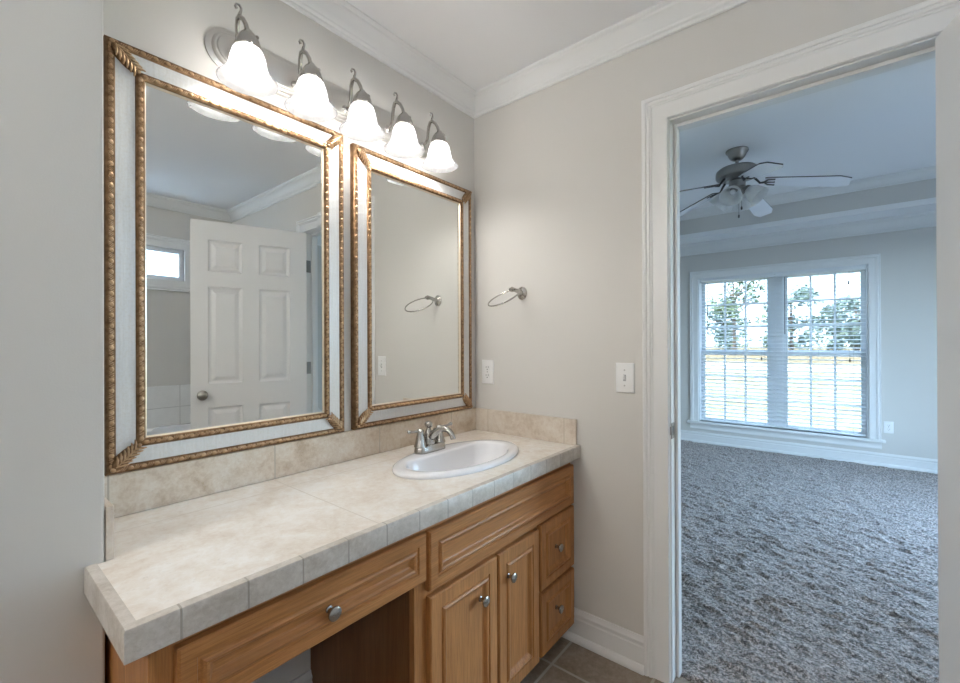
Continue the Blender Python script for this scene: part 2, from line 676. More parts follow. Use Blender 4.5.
# baseboards
BASE = [(0, 0), (.030, 0), (.030, .008), (.027, .018), (.020, .026), (.015, .028), (.015, .090), (.0115, .094), (.0115, .101), (.014, .105), (.014, .111), (.008, .119), (.006, .128), (0, .128)]
FL = XY(0)
CAS = .095          # casing width
struct(MB().sweep([(0, OY0 + CAS), (0, -.44)], BASE, FL).build('baseboard_doorway', 'trim_white', ang=25), 'white baseboard between vanity and doorway', 'baseboard')
struct(MB().sweep([(-.883, 0), (-1.442, 0)], BASE, FL).build('baseboard_mirror', 'trim_white', ang=25), 'white baseboard in the knee space', 'baseboard')
struct(MB().sweep([(SX - .03, SY), (XL, SY), (XL, -2.1)], BASE, FL).build('baseboard_left', 'trim_white', ang=25), 'white baseboard along the grey wall end', 'baseboard')
struct(MB().sweep([(0, -2.1), (0, OY1 - CAS)], BASE, FL).build('baseboard_hinge', 'trim_white', ang=25), 'white baseboard beside the door', 'baseboard')
struct(MB().sweep([(.115, OY1 - CAS), (.115, y0), (x1, y0), (x1, y1), (.115, y1), (.115, OY0 + CAS)], BASE, FL).build('baseboard_bedroom', 'trim_white', ang=25), 'white baseboard around the bedroom carpet', 'baseboard')

# door casing, jambs, stops
CASP = [(0, 0), (0, .011), (.003, .015), (.008, .016), (.054, .016), (.057, .0185), (.061, .0185), (.064, .022), (.071, .023), (.074, .020), (.077, .024), (.085, .026), (.090, .024), (.090, 0)]
for nm, xs, sg, lab in (('trim_4', 0, -1, 'white door casing on the bathroom side'), ('trim_5', .115, 1, 'white door casing on the bedroom side')):
    pth = [(OY1 - .005, 0), (OY1 - .005, OZ + .005), (OY0 + .005, OZ + .005), (OY0 + .005, 0)]
    o = MB().sweep(pth, CASP, lambda a, c, hh, xs=xs, sg=sg: (xs + sg*hh, a, c)).build(nm, 'trim_white', ang=25)
    struct(o, lab, 'door casing')
b = MB()
b.box(-.001, .116, OY0, OY0 + .012, 0, OZ + .012)
b.box(-.001, .116, OY1 - .012, OY1, 0, OZ + .012)
b.box(-.001, .116, OY1, OY0, OZ, OZ + .012)
jb = b.build('trim_6', 'trim_white', bevel=.001)
struct(jb, 'white door jamb lining of the doorway', 'door jamb')
b = MB()
b.box(.042, .078, OY0 - .012, OY0, 0, OZ)
b.box(.042, .078, OY1, OY1 + .012, 0, OZ)
b.box(.042, .078, OY1 + .012, OY0 - .012, OZ - .012, OZ)
b.build('door_stop', 'trim_white', jb, bevel=.002)
b = MB()
b.box(-.0015, .030, OY0 - .0022, OY0 + .001, .888, .945)
b.box(-.004, -.0005, OY0 - .002, OY0 + .004, .902, .932)
st = b.build('strike_plate', 'hinge_metal', jb, bevel=.0008)
MB().box(.006, .020, OY0 - .0026, OY0 - .002, .900, .934).build('latch_hole', 'slot_dark', st)

# ------------------------------------------------------------------ the six-panel door, open into the bathroom
HP = Vector((-.006, OY1 + .003, 0))
TH = R(107.0)
DW, DT, DZ0, DZ1 = .702, .035, .012, 2.036
dm = Matrix.Translation(HP) @ Matrix.Rotation(TH, 4, 'Z')   # local: x = thickness (0.006..), y = along the door
D = lambda s, z, t: tuple(dm @ Vector((.006 + t, s, z)))     # s along, z up, t thickness 0..DT
door = bpy.data.objects.new('door_1', None)
b = MB()
cols = ((.115, .311), (.411, .607))
rows = ((.25, .826), (.98, 1.61), (1.708, 1.914))


def dbox(s0, s1, z0, z1, t0=0, t1=DT):
    b.add([D(s, z, t) for t in (t0, t1) for z in (z0, z1) for s in (s0, s1)], [(0, 2, 3, 1), (4, 5, 7, 6), (0, 1, 5, 4), (2, 6, 7, 3), (0, 4, 6, 2), (1, 3, 7, 5)])


S0 = .002
for s0, s1 in ((S0, cols[0][0]), (cols[0][1], cols[1][0]), (cols[1][1], DW)):
    dbox(s0, s1, DZ0, DZ1)
for s0, s1 in cols:
    zz = [DZ0] + [q for r in rows for q in r] + [DZ1]
    for k in range(0, len(zz), 2):
        dbox(s0, s1, zz[k], zz[k+1])
    for z0, z1 in rows:
        for side in (0, 1):
            lp = []
            for ins, dep in ((0, 0), (.004, .006), (.012, .0105), (.015, .0115), (.021, .0115), (.044, .0025), (.048, .0025)):
                t = dep if side == 0 else DT - dep
                lp.append([D(s0 + ins, z0 + ins, t), D(s1 - ins, z0 + ins, t), D(s1 - ins, z1 - ins, t), D(s0 + ins, z1 - ins, t)])
            b.loft(lp, False, True)
door = b.build('door_1', 'door_white', ang=20)
struct(door, 'white six panel door open against the wall, seen in the large mirror', 'door')
for sgn in (1, -1):
    # knob: rosette, neck, ball
    base = Vector((.006 + (DT if sgn > 0 else 0), DW - .064, .908))
    mm = dm @ Matrix.Translation(base) @ Matrix.Rotation(R(90*sgn), 4, 'Y')
    k = MB().lathe([(.001, 0), (.031, 0), (.031, .004), (.026, .009), (.013, .012), (.011, .030), (.017, .034), (.026, .042), (.028, .052), (.025, .062), (.016, .068), (.001, .069)], 28, mm)
    k.build('door_knob', 'hinge_metal', door)
for zc in (1.804, 1.059, .30):
    k = MB()
    c = dm @ Vector((0, 0, zc))
    k.lathe([(.001, -.046), (.004, -.046), (.0065, -.044), (.0065, .044), (.004, .046), (.001, .046)], 12, Matrix.Translation(c))
    k.box(-.002, .036, OY1 - .0005, OY1 + .002, zc - .044, zc + .044)
    k.build('hinge', 'hinge_metal', door)

# ------------------------------------------------------------------ windows
WC = [(0, 0), (0, .012), (.004, .015), (.055, .016), (.060, .020), (.072, .022), (.080, .018), (.088, .022), (.092, .020), (.092, 0)]
wy0, wy1, wz0, wz1 = W1
pth = [(wy1, wz0), (wy1, wz1), (wy0, wz1), (wy0, wz0)]
win = MB().sweep(pth[::-1], WC, lambda a, c, hh: (WX - hh, a, c)).build('window_1', 'trim_white', ang=25)
struct(win, 'white double window with blinds in the bedroom', 'window')
b = MB()
b.box(WX - .055, WX + .05, wy0 - .122, wy1 + .122, wz0 - .026, wz0)
b.build('window_stool', 'trim_white', win, bevel=.006, seg=3)
b = MB()
AP = [(0, 0), (.016, 0), (.018, .010), (.014, .020), (.014, .050), (.020, .064), (.020, .070), (0, .070)]
b.loft([[(WX - o, yy, wz0 - .096 + z) for o, z in AP] for yy in (wy0 - .095, wy1 + .095)])
b.build('window_apron', 'trim_white', win, ang=25)
b = MB()
b.box(WX - .001, WX + .16, wy1 - .013, wy1 + .001, wz0, wz1)
b.box(WX - .001, WX + .16, wy0 - .001, wy0 + .013, wz0, wz1)
b.box(WX - .001, WX + .16, wy0, wy1, wz1 - .012, wz1 + .001)
b.box(WX + .05, WX + .16, wy0, wy1, wz0 - .012, wz0)
MUL = (-.93, -.82)
b.box(WX + .075, WX + .155, MUL[0], MUL[1], wz0, wz1)
b.build('window_jamb', 'vinyl', win, bevel=.002)


def sash(parent, ya, yb, za, zb, xc, st, ncol, nrow, mun=.021):
    f = MB()
    t = .032
    f.box(xc, xc + t, ya, ya + st, za, zb)
    f.box(xc, xc + t, yb - st, yb, za, zb)
    f.box(xc, xc + t, ya + st, yb - st, za, za + st)
    f.box(xc, xc + t, ya + st, yb - st, zb - st, zb)
    fr = f.build('sash', 'vinyl', parent, bevel=.003)
    g = MB()
    gy0, gy1, gz0, gz1 = ya + st, yb - st, za + st, zb - st
    for i in range(1, ncol):
        yy = gy0 + (gy1 - gy0)*i/ncol
        g.box(xc + .009, xc + .023, yy - mun/2, yy + mun/2, gz0, gz1)
    for j in range(1, nrow):
        zz = gz0 + (gz1 - gz0)*j/nrow
        g.box(xc + .0095, xc + .0225, gy0, gy1, zz - mun/2, zz + mun/2)
    g.build('muntin_grid', 'vinyl', fr)
    p = MB()
    p.box(xc + .0145, xc + .0175, gy0 - .003, gy1 + .003, gz0 - .003, gz1 + .003)
    p.build('pane', 'window_glass', fr, smooth=False)


for ya, yb in ((wy0 + .013, MUL[0]), (MUL[1], wy1 - .013)):
    sash(win, ya, yb, wz0 + .0, 1.128, WX + .085, .042, 3, 3)
    sash(win, ya, yb, 1.098, wz1 - .012, WX + .120, .042, 3, 3)

# bath window (seen in the mirror)
x0w, x1w, z0w, z1w = W2
pth = [(x0w, z0w), (x1w, z0w), (x1w, z1w), (x0w, z1w)]
win2 = MB().sweep(pth[::-1], WC, lambda a, c, hh: (a, YB + hh, c), True).build('window_2', 'trim_white', ang=25)
struct(win2, 'small high bathroom window reflected in the mirror', 'window')
b = MB()
for a in ((x0w - .012, x0w, z0w, z1w), (x1w, x1w + .012, z0w, z1w), (x0w, x1w, z1w, z1w + .012), (x0w, x1w, z0w - .012, z0w)):
    b.box(a[0], a[1], YB - .12, YB, a[2], a[3])
b.build('window_jamb', 'trim_white', win2)
f = MB()
st = .034
f.box(x0w, x0w + st, YB - .045, YB - .012, z0w, z1w)
f.box(x1w - st, x1w, YB - .045, YB - .012, z0w, z1w)
f.box(x0w + st, x1w - st, YB - .045, YB - .012, z0w, z0w + st)
f.box(x0w + st, x1w - st, YB - .045, YB - .012, z1w - st, z1w)
f.build('sash', 'vinyl', win2, bevel=.003)
MB().box(x0w + st - .003, x1w - st + .003, YB - .030, YB - .026, z0w + st - .003, z1w - st + .003).build('pane', 'obscure_glass', win2, smooth=False)

# side window out of view, added to light the bedroom
x0w, x1w, z0w, z1w = W3
pth = [(x0w, z0w), (x1w, z0w), (x1w, z1w), (x0w, z1w)]
win3 = MB().sweep(pth[::-1], WC, lambda a, c, hh: (a, BY1 + hh, c), True).build('added_window', 'trim_white', ang=25)
struct(win3, 'added bedroom side window, out of view', 'window')
f = MB()
xm = (x0w + x1w)/2
for a in ((x0w, x0w + .05, z0w, z1w), (x1w - .05, x1w, z0w, z1w), (xm - .04, xm + .04, z0w, z1w), (x0w, x1w, z0w, z0w + .05), (x0w, x1w, z1w - .05, z1w), (x0w, x1w, 1.2, 1.24)):
    f.box(a[0], a[1], BY1 - .10, BY1 - .06, a[2], a[3])
f.build('sash', 'vinyl', win3)  # sash of the added window
MB().box(x0w, x1w, BY1 - .082, BY1 - .078, z0w, z1w).build('pane', 'clear_glass', win3, smooth=False)  # pane of the added window

# ------------------------------------------------------------------ carpet
def vnoise(X, Y, seed):
    rs = np.random.RandomState(seed)
    tab = rs.rand(256, 256)
    xi, yi = np.floor(X).astype(int), np.floor(Y).astype(int)
    fx, fy = X - xi, Y - yi
    fx, fy = fx*fx*(3-2*fx), fy*fy*(3-2*fy)
    t = lambda a, c: tab[a % 256, c % 256]
    return (t(xi, yi)*(1-fx) + t(xi+1, yi)*fx)*(1-fy) + (t(xi, yi+1)*(1-fx) + t(xi+1, yi+1)*fx)*fy


gx = np.concatenate([np.arange(.052, 2.2, .008), np.arange(2.2, WX + .001, .014)])
gy = np.arange(BY1, BY0 + .001, .011)
GX, GY = np.meshgrid(gx, gy, indexing='ij')
U = GX*math.cos(.35) - GY*math.sin(.35)
V = GX*math.sin(.35) + GY*math.cos(.35)
hgt = .024*vnoise(U/.024, V/.060, 1)**1.3 + .010*vnoise(GX/.012, GY/.015, 2) + .012*vnoise(U/.09, V/.20, 3) + .004*vnoise(GX/.4, GY/.5, 4)
hgt *= np.clip((GX - .05)/.02, 0, 1)
GZ = -.022 + hgt*.9
nx, ny = GX.shape
verts = np.stack([GX, GY, GZ], -1).reshape(-1, 3)
idx = np.arange(nx*ny).reshape(nx, ny)
quads = np.stack([idx[:-1, :-1], idx[1:, :-1], idx[1:, 1:], idx[:-1, 1:]], -1).reshape(-1, 4)
me = bpy.data.meshes.new('carpet')
me.from_pydata(verts.tolist(), [], quads.tolist())
me.materials.append(M['carpet_pile'])
me.shade_smooth()
cp = bpy.data.objects.new('floor_carpet', me)
C.objects.link(cp)
struct(cp, 'brown and grey flecked shag carpet of the bedroom', 'carpet')
struct(MB().box(.05, WX + .1, BY1 - .1, BY0 + .1, -.14, -.034).build('floor_slab', 'floor_tile', smooth=False), 'bedroom subfloor under the carpet', 'floor')

# ------------------------------------------------------------------ vanity: sink cabinet
FY = -.525            # face frame front
CX0, CX1 = -.883, -.004
CT = .760             # cabinet top
CBZ = .055
cab = thing('vanity_cabinet', 'oak sink cabinet with two doors and two small drawers, against the door wall', 'cabinet', (-.44, -.27, 0))
b = MB()
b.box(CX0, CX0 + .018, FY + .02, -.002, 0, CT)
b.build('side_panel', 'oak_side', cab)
b = MB()
b.box(CX1 - .018, CX1, FY + .02, -.032, CBZ, CT)
b.build('side_panel', 'oak_vertical', cab)
b = MB()
b.box(CX0 + .018, CX1 - .018, FY + .02, -.03, CBZ, CBZ + .018)
b.build('bottom_panel', 'oak_horizontal', cab)
b = MB()
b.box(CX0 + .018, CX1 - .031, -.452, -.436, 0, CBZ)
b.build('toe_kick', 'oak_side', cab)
for a in ((CX0, -.835, CBZ, CT), (-.020, CX1, CBZ, CT), (-.290, -.262, CBZ, .560)):
    MB().box(a[0], a[1], FY, FY + .02, a[2], a[3]).build('face_stile', 'oak_vertical', cab, bevel=.0012)
for a in ((-.835, -.020, .722, CT), (-.835, -.020, .540, .570), (-.835, -.290, CBZ, .085), (-.262, -.020, CBZ, .085), (-.262, -.020, .290, .320)):
    MB().box(a[0], a[1], FY + .0003, FY + .02, a[2], a[3]).build('face_rail', 'oak_horizontal', cab, bevel=.0012)


def cab_front(name, x0, x1, z0, z1, mat, parent, border):
    """overlay door or drawer front: square frame, half-round bead, recessed flat panel"""
    yb = FY - .0005
    T = .019
    rings = [(0, 0), (0, T - .004), (.004, T), (border, T), (border + .002, T - .004), (border + .006, T - .004),
             (border + .009, T + .0005), (border + .014, T + .003), (border + .019, T + .001), (border + .026, T - .007), (border + .030, T - .009)]
    lp = []
    for i, t in rings:
        lp.append([(x0 + i, yb - t, z0 + i), (x1 - i, yb - t, z0 + i), (x1 - i, yb - t, z1 - i), (x0 + i, yb - t, z1 - i)])
    return MB().loft(lp).build(name, mat, parent, ang=18)


def knob(x, z, parent, dy=.0105):
    y = FY - .0005 - dy
    mm = Matrix.Translation((x, y, z)) @ Matrix.Rotation(R(90), 4, 'X')
    return MB().lathe([(.001, -.001), (.0085, -.001), (.0085, .002), (.0058, .004), (.0052, .013), (.0085, .017), (.0145, .0195), (.0158, .0225), (.0150, .0255), (.010, .0278), (.001, .0288)], 24, mm).build('knob', 'nickel', parent)


cab_front('false_front', -.842, -.008, .567, .729, 'oak_horizontal', cab, .030)
d = cab_front('door', -.840, -.540, .062, .550, 'oak_vertical', cab, .040)
knob(-.628, .452, d, .0185)
d = cab_front('door', -.532, -.284, .062, .550, 'oak_vertical', cab, .040)
knob(-.480, .462, d, .0185)
for za, zb, zk in ((.312, .558, .437), (.066, .298, .197)):
    d = cab_front('drawer', -.270, -.008, za, zb, 'oak_vertical', cab, .034)
    knob(-.148, zk, d)

# knee-space drawer unit on the left
ku = thing('knee_drawer_unit', 'oak drawer unit bridging the open knee space, left of the sink cabinet', 'cabinet', (-1.17, -.27, 0))
b = MB()
b.box(-1.460, -1.442, FY + .02, -.032, 0, CT)
b.build('side_panel', 'oak_vertical', ku)
b = MB()
b.box(-1.460, -1.412, FY, FY + .02, 0, CT)
b.build('face_stile', 'oak_vertical', ku, bevel=.0012)
for za, zb in ((.730, CT), (.596, .616)):
    MB().box(-1.412, CX0 - .0005, FY + .0003, FY + .02, za, zb).build('face_rail', 'oak_horizontal', ku, bevel=.0012)
b = MB()
for xa in (-1.412, CX0 - .014):
    b.box(xa, xa + .012, FY + .02, -.06, .62, .74)
b.box(-1.40, CX0 - .014, FY + .02, -.06, .620, .628)
b.box(-1.40, CX0 - .014, -.06, -.048, .62, .74)
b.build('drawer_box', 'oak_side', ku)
d = cab_front('drawer', -1.424, -.853, .603, .731, 'oak_horizontal', ku, .028)
knob(-1.140, .660, d)

# ------------------------------------------------------------------ countertop with splashes
CTZ = .8105
SKX, SKY_, SA, SB = -.461, -.314, .292, .169
ct = thing('countertop', 'beige travertine tile counter with a tiled front edge, under the mirrors', 'countertop', (-.75, -.29, CT))
XA, XB, YF = -1.482, -.003, -.553
# top slab as one plate with a hole for the sink
pts_o = [(XB, -.001), (SX + .001, -.001), (SX + .001, SY - .001), (XA, SY - .001), (XA, YF), (XB, YF)]
hole = [(SKX + (SA - .02)*math.cos(2*PI*i/48), SKY_ + (SB - .016)*math.sin(2*PI*i/48)) for i in range(48)]
bm = bmesh.new()
ov = [bm.verts.new((x, y, CTZ)) for x, y in pts_o]
hv = [bm.verts.new((x, y, CTZ)) for x, y in hole]
eds = [bm.edges.new((ov[i], ov[(i+1) % len(ov)])) for i in range(len(ov))] + [bm.edges.new((hv[i], hv[(i+1) % 48])) for i in range(48)]
bmesh.ops.triangle_fill(bm, use_beauty=True, use_dissolve=False, edges=eds)
ext = bmesh.ops.extrude_face_region(bm, geom=bm.faces[:])
for e in ext['geom']:
    if isinstance(e, bmesh.types.BMVert):
        e.co.z = CT + .001
bmesh.ops.recalc_face_normals(bm, faces=bm.faces)
me = bpy.data.meshes.new('top_slab')
bm.to_mesh(me)
bm.free()
me.transform(Matrix.Translation(-Vector(ct['_o'])))
me.materials.append(M['travertine_top'])
o = bpy.data.objects.new('top_slab', me)
C.objects.link(o)
o.parent = ct
o['_o'] = ct['_o']
# edge tiles: front run and left end
EDGE = [(0, .0022), (.012, .0022), (.0165, .0015), (.0185, -.002), (.0185, -.0485), (.0005, -.0485)]
b = MB()
b.sweep([(XA, SY - .001), (XA, YF), (XB, YF)], [(-o_, z_) for o_, z_ in EDGE], XY(CTZ))
b.build('edge_tile', 'travertine_edge', ct, ang=30)
BT = .918
b = MB().box(SX + .001, -.001, -.0135, -.001, CTZ + .0005, BT)
b.build('backsplash', 'travertine_splash', ct, bevel=.0015)
b = MB().box(-.0135, -.001, -.556, -.014, CTZ + .0005, BT)
b.build('side_splash', 'travertine_side', ct, bevel=.0015)
b = MB().box(SX + .001, SX + .0135, SY - .001, -.014, CTZ + .0005, BT)
b.build('side_splash', 'travertine_side', ct, bevel=.0015)

# ------------------------------------------------------------------ sink
sk = thing('sink', 'white oval drop-in basin set in the beige counter', 'sink', (SKX, SKY_, CTZ))
N = 72
RZ = CTZ + .016


def oval(a, c, z, dy=0, back=None):
    r = []
    for i in range(N):
        t = 2*PI*i/N
        x, y = a*math.cos(t), c*math.sin(t) + dy
        if back is not None:
            y = min(y, back)
        r.append((SKX + x, SKY_ + y, z))
    return r


BK = .082
lps = [oval(SA - .015, SB - .012, CTZ - .01), oval(SA - .002, SB - .002, CTZ + .001), oval(SA, SB, CTZ + .006), oval(SA - .002, SB - .002, CTZ + .012), oval(SA - .010, SB - .009, RZ),
       oval(SA - .030, SB - .024, RZ + .0005),
       oval(SA - .046, SB - .031, RZ - .0005, -.002, BK + .006), oval(SA - .052, SB - .036, RZ - .003, -.002, BK), oval(SA - .057, SB - .041, RZ - .010, -.002, BK - .004),
       oval(SA - .069, SB - .050, RZ - .045, -.002, BK - .012), oval(SA - .095, SB - .062, RZ - .090, -.004, BK - .022), oval(SA - .140, SB - .095, RZ - .120, -.004, BK - .04), oval(.06, .05, RZ - .134, -.01), oval(.024, .024, RZ - .136, -.01)]
MB().loft(lps, False, True).build('basin', 'porcelain', sk, ang=85)
MB().lathe([(.001, .004), (.014, .004), (.020, .002), (.023, 0), (.023, -.004)], 24, Matrix.Translation((SKX, SKY_ - .01, RZ - .134))).build('drain', 'drain_chrome', sk)

# ------------------------------------------------------------------ faucet
FX, FYc, FZ = -.492, -.185, RZ + .0008
fa = thing('faucet', 'brushed nickel two handle faucet on the back of the white basin', 'faucet', (FX, FYc, FZ))
Nn = 40


def stad(l, wd, z):
    r = []
    for i in range(Nn):
        t = 2*PI*i/Nn
        x = (l - wd)*(1 if math.cos(t) > 0 else -1) + wd*math.cos(t)
        r.append((FX + x, FYc + wd*math.sin(t), FZ + z))
    return r


MB().loft([stad(.073, .027, 0), stad(.073, .027, .004), stad(.070, .0245, .022), stad(.067, .022, .026)]).build('base_plate', 'nickel', fa, ang=30)
for sgn, ang in ((-1, 182), (1, -8)):
    b = MB()
    hx = FX + sgn*.051
    b.lathe([(.0235, .024), (.0225, .030), (.0205, .034), (.0165, .055), (.0125, .072), (.0118, .076), (.0135, .079), (.0135, .084), (.009, .089), (.001, .091)], 24, Matrix.Translation((hx, FYc, FZ)))
    hd = b.build('handle', 'nickel', fa)
    l = MB()
    dx, dy = math.cos(R(ang)), math.sin(R(ang))
    p0 = Vector((hx, FYc, FZ + .082))
    pts = [p0 + Vector((dx, dy, 0))*q + Vector((0, 0, dz)) for q, dz in ((.004, 0), (.02, .001), (.04, .003), (.052, .005), (.058, .0055), (.064, .006))]
    l.tube(pts, [.0050, .0045, .0042, .0055, .0070, .0035], 12)
    l.build('lever', 'nickel', hd)
# spout: swelling body at the centre and an arched spout towards the basin
b = MB()
b.lathe([(.026, .024), (.026, .034), (.0225, .050), (.0165, .066), (.0105, .078), (.0085, .083), (.0085, .087), (.0135, .091), (.0160, .098), (.0145, .105), (.009, .110), (.001, .112)], 28, Matrix.Translation((FX, FYc + .008, FZ)))
b.build('spout_body', 'nickel', fa)
b = MB()
sp = [(0, .006, .045), (0, -.010, .057), (0, -.028, .074), (0, -.046, .085), (0, -.064, .089), (0, -.081, .085), (0, -.094, .074), (0, -.101, .060), (0, -.103, .053)]
sd = Vector((.22, -.975, 0)).normalized()
pp = [(FX + sd.x*(-q[1]), FYc + sd.y*(-q[1]), FZ + q[2]) for q in sp]
b.tube(pp, [.016, .0165, .0145, .0122, .0110, .0104, .0100, .0098, .0098], 16)
b.build('spout', 'nickel', fa)
b = MB()
b.lathe([(.0035, .02), (.0035, .062), (.006, .066), (.008, .072), (.006, .079), (.001, .081)], 14, Matrix.Translation((FX + .030, FYc + .004, FZ + .0)))
b.build('lift_rod', 'nickel', fa)

# ------------------------------------------------------------------ framed mirrors
def framed_mirror(x0, x1, z0, z1, label):
    yw = -.0015
    root = thing('framed_mirror', label, 'mirror', ((x0+x1)/2, yw, z0), 'gold framed mirrors over the vanity')
    MAP = lambda a, c, hh: (a, yw - hh, c)
    rect = [(x0, z0), (x1, z0), (x1, z1), (x0, z1)]      # ccw, offset to the left = inward
    OW, PW, IW = .021, .0385, .0205                       # outer strip, panel, inner strip
    b = MB()
    b.sweep(rect, [(OW - .003, .002), (OW - .003, .019), (OW + .004, .0195), (OW + PW*.5, .0185), (OW + PW - .004, .0195), (OW + PW + .003, .020), (OW + PW + .003, .002)], MAP, True)
    b.build('frame_panel', 'pearl_panel', root, ang=30)

    def strip(name, off, wd, h0, hh, spacing, ball):
        s = MB()
        prof = [(off, .0), (off, h0), (off + wd*.10, h0 + hh*.55), (off + wd*.35, h0 + hh), (off + wd*.62, h0 + hh), (off + wd*.88, h0 + hh*.55), (off + wd, h0), (off + wd, 0)]
        s.sweep(rect, prof, MAP, True)
        nf = len(s.f)
        cen = off + wd*.52
        ax0, ax1, az0, az1 = x0 + cen, x1 - cen, z0 + cen, z1 - cen
        yy = yw - h0 - hh
        for a0, a1, fix, horiz in ((ax0, ax1, az0, 1), (ax0, ax1, az1, 1), (az0, az1, ax0, 0), (az0, az1, ax1, 0)):
            cnt = max(1, int(round((a1 - a0 - .02)/spacing)))
            for i in range(cnt + 1):
                t = a0 + .01 + (a1 - a0 - .02)*i/cnt
                c = (t, yy, fix) if horiz else (fix, yy, t)
                r_ = (ball*1.25, ball*.75, ball) if horiz else (ball, ball*.75, ball*1.25)
                s.ell(c, r_, None, 8, 6)
                if i < cnt:
                    for q in (.34, .5, .66):
                        t2 = t + (a1 - a0 - .02)/cnt*q
                        c2 = (t2, yy + .001, fix) if horiz else (fix, yy + .001, t2)
                        mm = Matrix.Rotation(R(-40 if horiz else 40), 3, 'Y').to_4x4()
                        rr = (wd*.34, .0022, .0016) if horiz else (.0016, .0022, wd*.34)
                        mm = Matrix.Rotation(R(-55) if horiz else R(-55), 3, 'Y').to_4x4()
                        s.ell(c2, rr, mm, 6, 5)
        o = s.build(name, 'gold_antique', root, ang=40)
        o.data.materials.append(M['gold_leaf'])
        for p in o.data.polygons[nf:]:
            p.material_index = 1
        return o

    strip('outer_moulding', 0, OW, .018, .006, .0268, .0054)
    strip('inner_moulding', OW + PW, IW, .020, .006, .0255, .0052)
    gi = OW + PW + IW
    b = MB()
    b.sweep(rect, [(gi - .001, .0), (gi - .001, .021), (gi + .0035, .0135), (gi + .0035, .0)], MAP, True)
    b.build('sight_edge', 'fillet', root, ang=20)
    # carved leaf at each corner
    for cx_, cz_, dx, dz in ((x0, z0, 1, 1), (x1, z0, -1, 1), (x0, z1, 1, -1), (x1, z1, -1, -1)):
        s = MB()
        dv = Vector((dx, 0, dz)).normalized()
        nv = Vector((-dz, 0, dx)).normalized()
        o_ = Vector((cx_ + dx*.013, yw - .0245, cz_ + dz*.013))
        L = .072
        prof = [(0, .005), (.08, .012), (.2, .016), (.4, .0175), (.6, .0165), (.78, .014), (.9, .011), (1.0, .005)]
        lp = []
        for t, wd in prof:
            cc = o_ + dv*(L*t)
            hgt_ = .009*math.sin(PI*min(1, .12 + .88*t)**.8) + .002
            lp.append([tuple(cc - nv*wd + Vector((0, .006, 0))), tuple(cc - nv*wd*.7 - Vector((0, hgt_*.7, 0))), tuple(cc - Vector((0, hgt_, 0))), tuple(cc + nv*wd*.7 - Vector((0, hgt_*.7, 0))), tuple(cc + nv*wd + Vector((0, .006, 0)))])
        s.loft(lp)
        nf = len(s.f)
        s.tube([tuple(o_ + dv*(L*t) - Vector((0, .009, 0))) for t in (.1, .3, .5, .7, .95)], [.0015, .0022, .0024, .0022, .001], 8)
        for k in range(6):
            t = .14 + .14*k
            for sg in (1, -1):
                p0 = o_ + dv*(L*t) - Vector((0, .0095, 0))
                p1 = o_ + dv*(L*(t + .16)) + nv*sg*.010 - Vector((0, .0075, 0))
                p2 = o_ + dv*(L*(t + .24)) + nv*sg*.0165 - Vector((0, .003, 0))
                s.tube([tuple(p0), tuple(p1), tuple(p2)], [.0016, .0030, .0014], 7)
        for t, q in ((.0, .0058), (1.02, .0050)):
            s.ell(tuple(o_ + dv*(L*t) - Vector((0, .005, 0))), (q, q*.8, q), None, 10, 7)
        for sg in (1, -1):
            s.ell(tuple(o_ + dv*(L*.97) + nv*sg*.008 - Vector((0, .004, 0))), (.004, .0035, .004), None, 9, 6)
        o = s.build('corner_leaf', 'gold_antique', root, ang=45)
        o.data.materials.append(M['gold_leaf'])
        for p in o.data.polygons[nf:]:
            p.material_index = 1
    # bevelled glass
    g0 = gi + .001
    BV, DZ = .019, .019*math.tan(R(.42))
    yg = yw - .0125
    lp = []
    for i_, yy in ((g0, yg + DZ), (g0 + BV, yg)):
        lp.append([(x0 + i_, yy, z0 + i_), (x1 - i_, yy, z0 + i_), (x1 - i_, yy, z1 - i_), (x0 + i_, yy, z1 - i_)])
    MB().loft(lp, False, True).build('glass', 'mirror_glass', root, smooth=False)
    return root


framed_mirror(-1.424, -.7595, .9205, 1.995, 'gold framed mirror further from the corner, reflecting the white six panel door')
framed_mirror(-.7195, -.0500, .9205, 1.979, 'gold framed mirror in the corner, reflecting the towel ring')

# ------------------------------------------------------------------ vanity light
VX, VZ = -.754, 2.106
vl = thing('vanity_light', 'brushed nickel five lamp bar with white bell glass shades above the mirrors', 'light fixture', (VX, 0, VZ))


def stad2(hl, hh, y, n=24):
    r = []
    for sgn, a0 in ((1, -90), (-1, 90)):
        for i in range(n + 1):
            a = R(a0 + 180*i/n)
            r.append((VX + sgn*(hl - hh) + hh*math.cos(a), y, VZ + hh*math.sin(a)))
    return r


